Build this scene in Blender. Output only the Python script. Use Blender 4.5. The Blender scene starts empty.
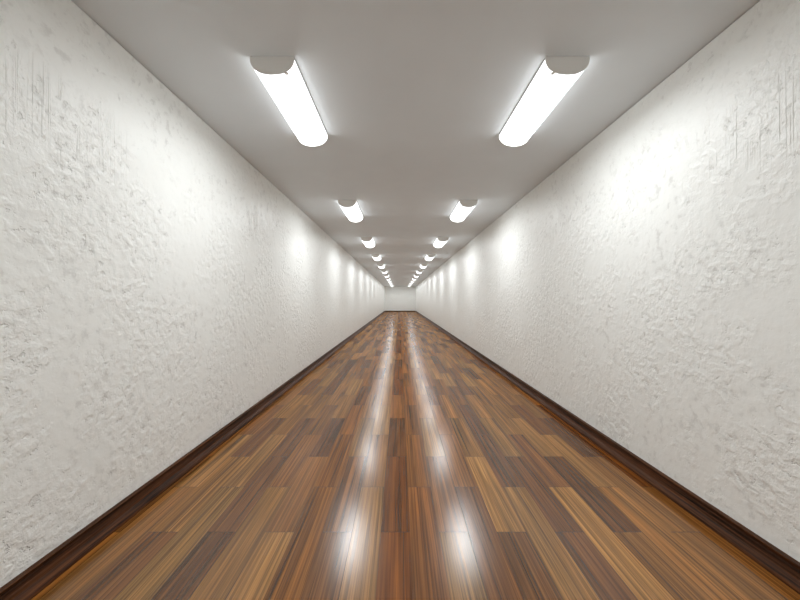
import bpy, bmesh, math, random
C = bpy.context.scene.collection
rnd = random.Random(7)

FPX = 340.0                     # focal length in pixels of an 800 px wide picture
K = FPX/400
# ------------------------------------------------------------- dimensions (m)
XL, XR = -1.638, 1.801          # side walls
H, CAMZ = 2.775, 1.275          # ceiling height, eye height
Y0, Y1 = -2.6*K, 43.9*K             # wall behind the camera, far end wall
LAMP_X = (-0.785, 1.035)
LAMP_Y0, LAMP_STEP, LAMP_LEN = 2.46*K, 3.525*K, 1.165*K
LAMP_W, LAMP_D = 0.274, 0.112

# ------------------------------------------------------------- helpers
def link(o, parent=None):
    C.objects.link(o)
    if parent is not None:
        o.parent = parent
    return o

def obj(name, bm, mat, parent=None, smooth=False, kind=None):
    me = bpy.data.meshes.new(name)
    bmesh.ops.recalc_face_normals(bm, faces=bm.faces[:])
    bm.to_mesh(me); bm.free()
    me.materials.append(mat)
    if smooth:
        for p in me.polygons: p.use_smooth = True
    o = link(bpy.data.objects.new(name, me), parent)
    if kind: o['kind'] = kind
    return o

def add_box(bm, x0, x1, y0, y1, z0, z1):
    v = [bm.verts.new(p) for p in ((x0,y0,z0),(x1,y0,z0),(x1,y1,z0),(x0,y1,z0),(x0,y0,z1),(x1,y0,z1),(x1,y1,z1),(x0,y1,z1))]
    for f in ((0,3,2,1),(4,5,6,7),(0,1,5,4),(1,2,6,5),(2,3,7,6),(3,0,4,7)):
        bm.faces.new([v[i] for i in f])

def add_extrusion(bm, prof, y0, y1, caps=True, closed=True):
    """profile in x,z swept along y"""
    a = [bm.verts.new((x, y0, z)) for x, z in prof]
    b = [bm.verts.new((x, y1, z)) for x, z in prof]
    n = len(prof)
    for i in range(n if closed else n-1):
        j = (i+1) % n
        bm.faces.new((a[i], a[j], b[j], b[i]))
    if caps:
        bm.faces.new(a); bm.faces.new(b[::-1])

def srgb(r, g, b):
    f = lambda c: (c/255)/12.92 if c/255 <= .04045 else ((c/255+.055)/1.055)**2.4
    return (f(r), f(g), f(b), 1)

class NT:
    def __init__(self, name):
        self.m = bpy.data.materials.new(name); self.m.use_nodes = True
        self.t = self.m.node_tree
        self.b = self.t.nodes['Principled BSDF']
        self.out = self.t.nodes['Material Output']
    def n(self, typ, **kw):
        nd = self.t.nodes.new(typ)
        for k, v in kw.items(): setattr(nd, k, v)
        return nd
    def l(self, a, b): self.t.links.new(a, b)
    def math(self, op, a, b=None, c=None, clamp=False):
        nd = self.n('ShaderNodeMath', operation=op); nd.use_clamp = clamp
        for i, v in enumerate((a, b, c)):
            if v is None: continue
            if isinstance(v, (int, float)): nd.inputs[i].default_value = v
            else: self.l(v, nd.inputs[i])
        return nd.outputs[0]
    def noise(self, vec, scale, detail=3, rough=.5, dist=0.0):
        nd = self.n('ShaderNodeTexNoise')
        nd.inputs['Scale'].default_value = scale; nd.inputs['Detail'].default_value = detail
        nd.inputs['Roughness'].default_value = rough; nd.inputs['Distortion'].default_value = dist
        if vec is not None: self.l(vec, nd.inputs['Vector'])
        return nd.outputs['Fac']
    def mapping(self, vec, scale=(1,1,1), loc=(0,0,0)):
        nd = self.n('ShaderNodeMapping')
        nd.inputs['Scale'].default_value = scale; nd.inputs['Location'].default_value = loc
        self.l(vec, nd.inputs['Vector']); return nd.outputs[0]
    def rng(self, v, a, b, c=0, d=1, smooth=False):
        nd = self.n('ShaderNodeMapRange'); nd.clamp = True
        if smooth: nd.interpolation_type = 'SMOOTHSTEP'
        self.l(v, nd.inputs['Value'])
        for k, x in zip(('From Min','From Max','To Min','To Max'), (a,b,c,d)): nd.inputs[k].default_value = x
        return nd.outputs[0]
    def mix(self, fac, a, b, blend='MIX'):
        nd = self.n('ShaderNodeMix', data_type='RGBA', blend_type=blend)
        for s, v in (('Factor', fac), ('A', a), ('B', b)):
            inp = nd.inputs[{'Factor':0,'A':6,'B':7}[s]]
            if isinstance(v, (int, float)): inp.default_value = v
            elif isinstance(v, tuple): inp.default_value = v
            else: self.l(v, inp)
        return nd.outputs[2]
    def set(self, **kw):
        for k, v in kw.items(): self.b.inputs[k.replace('_', ' ')].default_value = v

# ------------------------------------------------------------- materials
def plaster_material(name, seed):
    g = NT(name)
    pos = g.n('ShaderNodeTexCoord').outputs['Object']
    p = g.mapping(pos, (1, 1, 1), (seed, seed*.7, 0))
    # smooth troweled plateaus broken by patches of small pits and lumps
    patch = g.rng(g.noise(p, 2.6, 4, .6), .40, .58, .18, 1, True)
    lump = g.rng(g.noise(p, 20, 3, .5), .40, .66, 0, 1, True)
    fine = g.noise(p, 55, 2, .5)
    broad = g.noise(p, 7, 2, .5)
    pit = g.rng(g.noise(p, 20, 4, .6), .31, .41, 1, 0, True)
    # combed vertical scratches that return along the wall at one height
    sep = g.n('ShaderNodeSeparateXYZ'); g.l(pos, sep.inputs[0])
    yy = g.math('PINGPONG', g.math('SUBTRACT', sep.outputs['Y'], 1.68), 1.13)
    combm = g.math('MULTIPLY', g.rng(yy, .1, .55, 1, 0, True),
                   g.math('MULTIPLY', g.rng(sep.outputs['Z'], 1.88, 2.06, 0, 1, True), g.rng(sep.outputs['Z'], 2.25, 2.42, 1, 0, True)))
    combm = g.math('MULTIPLY', combm, g.rng(g.noise(p, 5, 2), .40, .55, 0, 1, True))
    comb = g.rng(g.noise(g.mapping(p, (38, 38, .7)), 1, 2, .6), .45, .54, 0, 1)
    h = g.math('MULTIPLY', g.math('MULTIPLY', lump, patch), 1.0)
    h = g.math('ADD', h, g.math('MULTIPLY', g.math('MULTIPLY', fine, patch), .55))
    h = g.math('ADD', h, g.math('MULTIPLY', broad, 1.6))
    h = g.math('SUBTRACT', h, g.math('MULTIPLY', g.math('MULTIPLY', pit, patch), 1.1))
    h = g.math('SUBTRACT', h, g.math('MULTIPLY', g.math('MULTIPLY', comb, combm), .9))
    bump = g.n('ShaderNodeBump'); bump.inputs['Strength'].default_value = 1
    bump.inputs['Distance'].default_value = .0029
    g.l(h, bump.inputs['Height']); g.l(bump.outputs[0], g.b.inputs['Normal'])
    # greyish worn marks in the paint
    stain = g.math('MULTIPLY', g.rng(g.noise(p, 16, 5, .65), .52, .68, 0, 1, True),
                   g.rng(g.noise(p, 2.0, 2), .42, .60, .12, 1, True))
    stain = g.math('MAXIMUM', stain, g.math('MULTIPLY', g.math('MULTIPLY', pit, patch), .7))
    cloud = g.noise(p, .9, 3)
    base = g.mix(cloud, srgb(235, 236, 233), srgb(241, 242, 239))
    col = g.mix(g.math('MULTIPLY', stain, .30), base, srgb(172, 170, 166))
    g.l(col, g.b.inputs['Base Color'])
    g.set(Roughness=.38); g.b.inputs['Specular IOR Level'].default_value = .32
    return g.m

def floor_material():
    g = NT('merbau_parquet')
    uv = g.n('ShaderNodeUVMap', uv_map='plank').outputs[0]     # metres inside one plank
    col = g.n('ShaderNodeAttribute', attribute_name='plank_colour').outputs['Color']
    sd = g.n('ShaderNodeAttribute', attribute_name='plank_seed').outputs['Fac']
    size = g.n('ShaderNodeAttribute', attribute_name='plank_seam').outputs['Fac']
    sep = g.n('ShaderNodeSeparateXYZ'); g.l(uv, sep.inputs[0])
    comb = g.n('ShaderNodeCombineXYZ')
    g.l(sep.outputs[0], comb.inputs[0]); g.l(sep.outputs[1], comb.inputs[1]); g.l(sd, comb.inputs[2])
    P = comb.outputs[0]
    broad = g.noise(g.mapping(P, (14, .7, 9)), 1, 3, .5, .2)
    mid = g.noise(g.mapping(P, (120, .9, 9)), 1, 3, .6, 0)
    fine = g.noise(g.mapping(P, (380, 2.6, 9)), 1, 2, .6)
    tint = g.noise(g.mapping(P, (24, .5, 5)), 1, 2, .5)
    vein = g.noise(g.mapping(P, (48, .6, 7)), 1, 2, .5)
    V = g.math('MULTIPLY', g.rng(broad, .32, .68, .70, 1.22), g.rng(mid, .34, .68, .52, 1.46))
    V = g.math('MULTIPLY', V, g.rng(vein, .37, .47, .58, 1.0, True))
    V = g.math('MULTIPLY', V, g.math('MULTIPLY', g.rng(fine, .28, .42, .62, 1), g.rng(fine, .58, .74, 1, 1.5)))
    vv = g.n('ShaderNodeCombineXYZ')
    for i in range(3): g.l(V, vv.inputs[i])
    c = g.mix(g.rng(tint, .46, .72, 0, .35), col, g.mix(1.0, col, (1.12, .92, .62, 1), 'MULTIPLY'))
    c = g.mix(1.0, c, vv.outputs[0], 'MULTIPLY')
    # joints: u distance to the sides, v distance to the ends
    W, L = .159375, 1.0587*K
    du = g.math('MINIMUM', sep.outputs[0], g.math('SUBTRACT', W, sep.outputs[0]))
    dv = g.math('MINIMUM', sep.outputs[1], g.math('SUBTRACT', L, sep.outputs[1]))
    joint_u = g.rng(du, .0003, .0012, .45, 0)
    joint_v = g.rng(dv, .0008, .0028, .75, 0)
    # machine groove beside every fourth strip
    su = g.math('MULTIPLY', g.rng(sep.outputs[0], .0012, .0024, 1, 0), size)
    j = g.math('MAXIMUM', g.math('MAXIMUM', joint_u, joint_v), su)
    c = g.mix(j, c, srgb(28, 15, 9))
    g.l(c, g.b.inputs['Base Color'])
    hh = g.math('ADD', g.math('MULTIPLY', fine, .10), g.math('MULTIPLY', mid, .12))
    hh = g.math('SUBTRACT', hh, g.math('MULTIPLY', j, .25))
    bump = g.n('ShaderNodeBump'); bump.inputs['Strength'].default_value = .5; bump.inputs['Distance'].default_value = .0006
    g.l(hh, bump.inputs['Height']); g.l(bump.outputs[0], g.b.inputs['Normal'])
    # matt oiled wood under a thin satin film
    df = g.n('ShaderNodeBsdfDiffuse'); g.l(c, df.inputs['Color']); g.l(bump.outputs[0], df.inputs['Normal'])
    gl = g.n('ShaderNodeBsdfAnisotropic'); gl.distribution = 'GGX'
    gl.inputs['Color'].default_value = (1, 1, 1, 1)
    g.l(g.rng(mid, .3, .7, .195, .222), gl.inputs['Roughness']); g.l(bump.outputs[0], gl.inputs['Normal'])
    mx = g.n('ShaderNodeMixShader'); lw = g.n('ShaderNodeLayerWeight'); fc = g.math('POWER', lw.outputs['Facing'], 4)
    g.l(g.math('ADD', g.math('MULTIPLY', fc, .13), .092), mx.inputs[0])
    g.l(df.outputs[0], mx.inputs[1]); g.l(gl.outputs[0], mx.inputs[2]); g.l(mx.outputs[0], g.out.inputs['Surface'])
    return g.m

def skirting_material():
    g = NT('dark_walnut_skirting')
    pos = g.n('ShaderNodeTexCoord').outputs['Object']
    a = g.noise(g.mapping(pos, (90, 1.6, 90)), 1, 4, .65, .3)
    b = g.noise(g.mapping(pos, (260, 5, 260)), 1, 2, .6)
    c = g.mix(g.rng(a, .35, .65, 0, 1), srgb(20, 10, 5), srgb(92, 54, 28))
    c = g.mix(g.rng(b, .5, .75, 0, .35), c, srgb(118, 72, 46))
    g.l(c, g.b.inputs['Base Color']); g.set(Roughness=.5); g.b.inputs['Specular IOR Level'].default_value = .12
    return g.m

def plain(name, rgb, rough=.5, metal=0.0, bump=0):
    g = NT(name)
    pos = g.n('ShaderNodeTexCoord').outputs['Object']
    n = g.noise(pos, 3, 3)
    c2 = tuple(min(255, x*1.03) for x in rgb)
    g.l(g.mix(n, srgb(*rgb), srgb(*c2)), g.b.inputs['Base Color'])
    g.set(Roughness=rough, Metallic=metal)
    if bump:
        bp = g.n('ShaderNodeBump'); bp.inputs['Distance'].default_value = bump
        g.l(g.noise(pos, 60, 3), bp.inputs['Height']); g.l(bp.outputs[0], g.b.inputs['Normal'])
    return g.m

def diffuser_material():
    """clear cover with a frosted glow of its own: the panel inside shines through it"""
    g = NT('lit_diffuser')
    tr = g.n('ShaderNodeBsdfTransparent')
    em = g.n('ShaderNodeEmission'); em.inputs['Color'].default_value = (.95, .985, 1.0, 1)
    em.inputs['Strength'].default_value = DIFF_E
    ad = g.n('ShaderNodeAddShader')
    g.l(tr.outputs[0], ad.inputs[0]); g.l(em.outputs[0], ad.inputs[1])
    g.l(ad.outputs[0], g.out.inputs['Surface'])
    return g.m

DIFF_E = 1.9
AREA_W = 16.3
M_wall = plaster_material('white_plaster', 0.0)
M_wall_r = plaster_material('white_plaster_right', 5.3)
M_ceil = plain('smooth_ceiling_paint', (221, 226, 229), .75)
M_floor = floor_material()
M_skirt = skirting_material()
M_cap = plain('grey_lamp_plastic', (232, 231, 228), .45)
M_tray = plain('grey_lamp_metal', (150, 150, 148), .4)
M_diff = diffuser_material()

# ------------------------------------------------------------- the room
T = .12
def slab(name, dims, mat):
    bm = bmesh.new(); add_box(bm, *dims)
    return obj(name, bm, mat, kind='structure')
slab('wall_left',  (XL-T, XL, Y0-T, Y1+T, 0, H-.005), M_wall)  # side walls stop short of the ceiling: gap added as dark corner shading
slab('wall_right', (XR, XR+T, Y0-T, Y1+T, 0, H-.005), M_wall_r)
slab('wall_back',  (XL, XR, Y1, Y1+T, 0, H), M_wall)
slab('wall_front', (XL, XR, Y0-T, Y0, 0, H), M_wall)
slab('ceiling', (XL-T, XR+T, Y0-T, Y1+T, H, H+T), M_ceil)

# floor: every plank is a face with its own tone; even and odd columns are staggered by half a plank
HF = CAMZ
PW, HL = .125*HF, .001038*HF*FPX
YN0 = .00431*HF*FPX
TONE = {'T': (145,102,52), 't': (137,92,43), 'o': (133,83,35), 'b': (121,77,37), 'd': (104,65,33), 'r': (110,62,20), 'D': (106,63,25)}
PLAN = {-11:'ooob', -10:'tTbt', -9:'btdt', -8:'TTtt', -7:'dddt', -6:'tbbt', -5:'Tbdt', -4:'oooD', -3:'bbtt',
        -2:'TtTt', -1:'rrDo', 0:'oobo', 1:'TbTt', 2:'booD', 3:'bTtt', 4:'Tddb', 5:'ddTt', 6:'Tbtt', 7:'tdTt',
        8:'tTbt', 9:'ttdt', 10:'orro'}
bm = bmesh.new()
uvl = bm.loops.layers.uv.new('plank')
cl = bm.faces.layers.float_color.new('plank_colour') if hasattr(bm.faces.layers, 'float_color') else None
sl = bm.faces.layers.float.new('plank_seed')
ml = bm.faces.layers.float.new('plank_seam')
cols = []
for c in range(-11, 11):
    x0 = .045*HF + c*PW
    cx0, cx1 = max(x0, XL), min(x0+PW, XR)
    if cx1 <= cx0: continue
    start = -1 if c % 2 == 0 else -2
    k0 = -4
    k = k0
    while True:
        n = start + 2*k
        y0 = YN0 + n*HL; y1 = y0 + 2*HL
        k += 1
        if y1 <= Y0: continue
        if y0 >= Y1: break
        a, b = max(y0, Y0), min(y1, Y1)
        vs = [bm.verts.new(p) for p in ((cx0,a,0),(cx1,a,0),(cx1,b,0),(cx0,b,0))]
        f = bm.faces.new(vs)
        for lp in f.loops:
            lp[uvl].uv = (lp.vert.co.x - x0, lp.vert.co.y - y0)
        r, g_, b_ = TONE[PLAN[c][(k-1) % 4]]
        j = rnd.uniform(.93, 1.07)
        cols.append(srgb(min(255, r*j), min(255, g_*j*rnd.uniform(.985, 1.015)), min(255, b_*j)))
        f[sl] = rnd.uniform(0, 90)
        f[ml] = 1.0 if (c + 2) % 4 == 0 else 0.0
me = bpy.data.meshes.new('floor'); bm.to_mesh(me); bm.free()
at = me.attributes.new('plank_colour', 'FLOAT_COLOR', 'FACE') if 'plank_colour' not in me.attributes else me.attributes['plank_colour']
for i, cc in enumerate(cols): at.data[i].color = cc
me.materials.append(M_floor)
fl = link(bpy.data.objects.new('floor', me)); fl['kind'] = 'structure'
# slab body below the planks
slab('subfloor', (XL-T, XR+T, Y0-T, Y1+T, -T, -.004), M_skirt).name = 'floor_slab'

# skirting
PR = [(0,0),(.069,0),(.0695,.006),(.068,.012),(.062,.021),(.055,.029),(.048,.035),(.043,.039),(.037,.041),(.022,.043),(.010,.050),(.005,.062),(.005,.076),(.012,.085),
      (.026,.088),(.0305,.090),(.0315,.093),(.030,.096),(.027,.097),(.023,.0955),(0,.094)]
def skirting(name, a, b, rz, loc):
    bm = bmesh.new(); add_extrusion(bm, PR, a, b)
    o = obj(name, bm, M_skirt, kind='structure'); o.rotation_euler = (0, 0, rz); o.location = loc
    return o
skirting('baseboard_left', Y0, Y1, 0, (XL, 0, 0))
skirting('baseboard_right', -Y1, -Y0, math.pi, (XR, 0, 0))
w = (XR-XL)
skirting('baseboard_back', 0, w-.14, -math.pi/2, (XL+.07, Y1, 0))
skirting('baseboard_front', -(w-.14), 0, math.pi/2, (XL+.07, Y0, 0))

# ------------------------------------------------------------- ceiling lamps
def cap_profile(w, d, n=28, inset=0.0, e=2.25):
    pts = []
    straight = .012
    for i in range(n+1):
        t = math.pi*i/n
        cx, sz = math.cos(t), math.sin(t)
        x = math.copysign(abs(cx)**(2/e), cx)*(w/2-inset)
        z = -straight - (abs(sz)**(2/e))*(d-straight-inset)
        pts.append((x, z))
    return pts

def make_lamp():
    r = bpy.data.objects.new('ceiling_lamp', None); link(r)
    r.empty_display_size = .1
    CT = .008
    bm = bmesh.new()                                         # shallow tray screwed to the ceiling
    prof = [(-LAMP_W/2+.004, 0), (-LAMP_W/2+.004, -.016), (-LAMP_W/2+.012, -.018), (LAMP_W/2-.012, -.018), (LAMP_W/2-.004, -.016), (LAMP_W/2-.004, 0)]
    add_extrusion(bm, prof, CT*.5, LAMP_LEN-CT*.5)
    obj('base_tray', bm, M_tray, r)
    bm = bmesh.new()                                         # bowed cover
    pr = cap_profile(LAMP_W-.006, LAMP_D-.003)
    pr = [p for p in pr if p[1] <= -.012]
    add_extrusion(bm, pr, CT*.6, LAMP_LEN-CT*.6, caps=False, closed=False)
    obj('diffuser', bm, M_diff, r, smooth=True)
    for y0, y1 in ((0, CT), (LAMP_LEN-CT, LAMP_LEN)):
        bm = bmesh.new()
        outer = [(LAMP_W/2, 0)] + cap_profile(LAMP_W, LAMP_D) + [(-LAMP_W/2, 0)]
        add_extrusion(bm, outer, y0, y1)
        o = obj('end_cap', bm, M_cap, r)
        bv = o.modifiers.new('bevel', 'BEVEL'); bv.width = .003; bv.segments = 2; bv.limit_method = 'ANGLE'; bv.angle_limit = math.radians(50)
        s = o.modifiers.new('wn', 'WEIGHTED_NORMAL')
    # small spring clip on the cover at the near cap, inner side
    bm = bmesh.new(); add_box(bm, -.010, .010, CT-.002, CT+.012, -.004, .004)
    o = obj('clip', bm, M_cap, r); o.location = (.086, 0, -LAMP_D+.014)
    # the lit panel under the cover
    L = bpy.data.lights.new('lamp_panel', 'AREA'); L.shape = 'RECTANGLE'
    L.size = LAMP_W-.09; L.size_y = LAMP_LEN-2*CT-.03; L.energy = AREA_W; L.color = (.95, .985, 1.0); L.spread = math.radians(180)
    lo = bpy.data.objects.new('lamp_panel', L); link(lo, r)
    lo.location = (0, LAMP_LEN/2, -LAMP_D+.004)
    return r

def copy_lamp(src, mirror):
    r = src.copy(); C.objects.link(r)
    for ch in src.children:
        c = ch.copy(); C.objects.link(c); c.parent = r
        if ch.name.startswith('clip') and mirror: c.location.x = -ch.location.x
    return r

proto = make_lamp()
ORD = ['nearest', 'second', 'third', 'fourth', 'fifth', 'sixth', 'seventh', 'eighth', 'ninth', 'tenth', 'eleventh', 'farthest']
first = True
for side, X in (('left', LAMP_X[0]), ('right', LAMP_X[1])):
    for k in range(-1, 12):
        r = proto if first else copy_lamp(proto, side == 'right'); first = False
        r.location = (X, LAMP_Y0 + LAMP_STEP*k, H)
        r['category'] = 'ceiling lamp'
        r['group'] = 'ceiling lamps in two rows'
        if k < 0:  # unseen pair continuing the rows, added to brighten the near end
            txt = f'lit grey-capped ceiling lamp of the {side} row added unseen behind the viewer to brighten the near end'
        elif k == 0:
            txt = f'largest and nearest lit grey-capped ceiling lamp in the {side} row'
        elif k == 11:
            txt = f'farthest lit ceiling lamp in the {side} row, beside the end wall'
        else:
            txt = f'{ORD[k]} lit grey-capped ceiling lamp from the front in the {side} row'
        r['label'] = txt

# ------------------------------------------------------------- camera, world, view
cam = bpy.data.cameras.new('camera'); cam.sensor_width = 36; cam.lens = 36*FPX/800; cam.shift_x = .5/800
cam.clip_start = .02; cam.clip_end = 200
co = link(bpy.data.objects.new('camera', cam)); co.location = (0, 0, CAMZ); co.rotation_euler = (math.pi/2, 0, 0)
sc = bpy.context.scene; sc.camera = co
w_ = bpy.data.worlds.new('world'); sc.world = w_; w_.use_nodes = True
w_.node_tree.nodes['Background'].inputs[0].default_value = (0, 0, 0, 1)
sc.view_settings.view_transform = 'Standard'; sc.view_settings.look = 'None'
sc.view_settings.gamma = 1; sc.view_settings.use_curve_mapping = False
sc.view_settings.exposure = 0.0
cy = sc.cycles
cy.max_bounces = 12; cy.diffuse_bounces = 8; cy.glossy_bounces = 4; cy.transparent_max_bounces = 16
cy.use_denoising = True
cy.sample_clamp_indirect = 6
cy.caustics_reflective = False
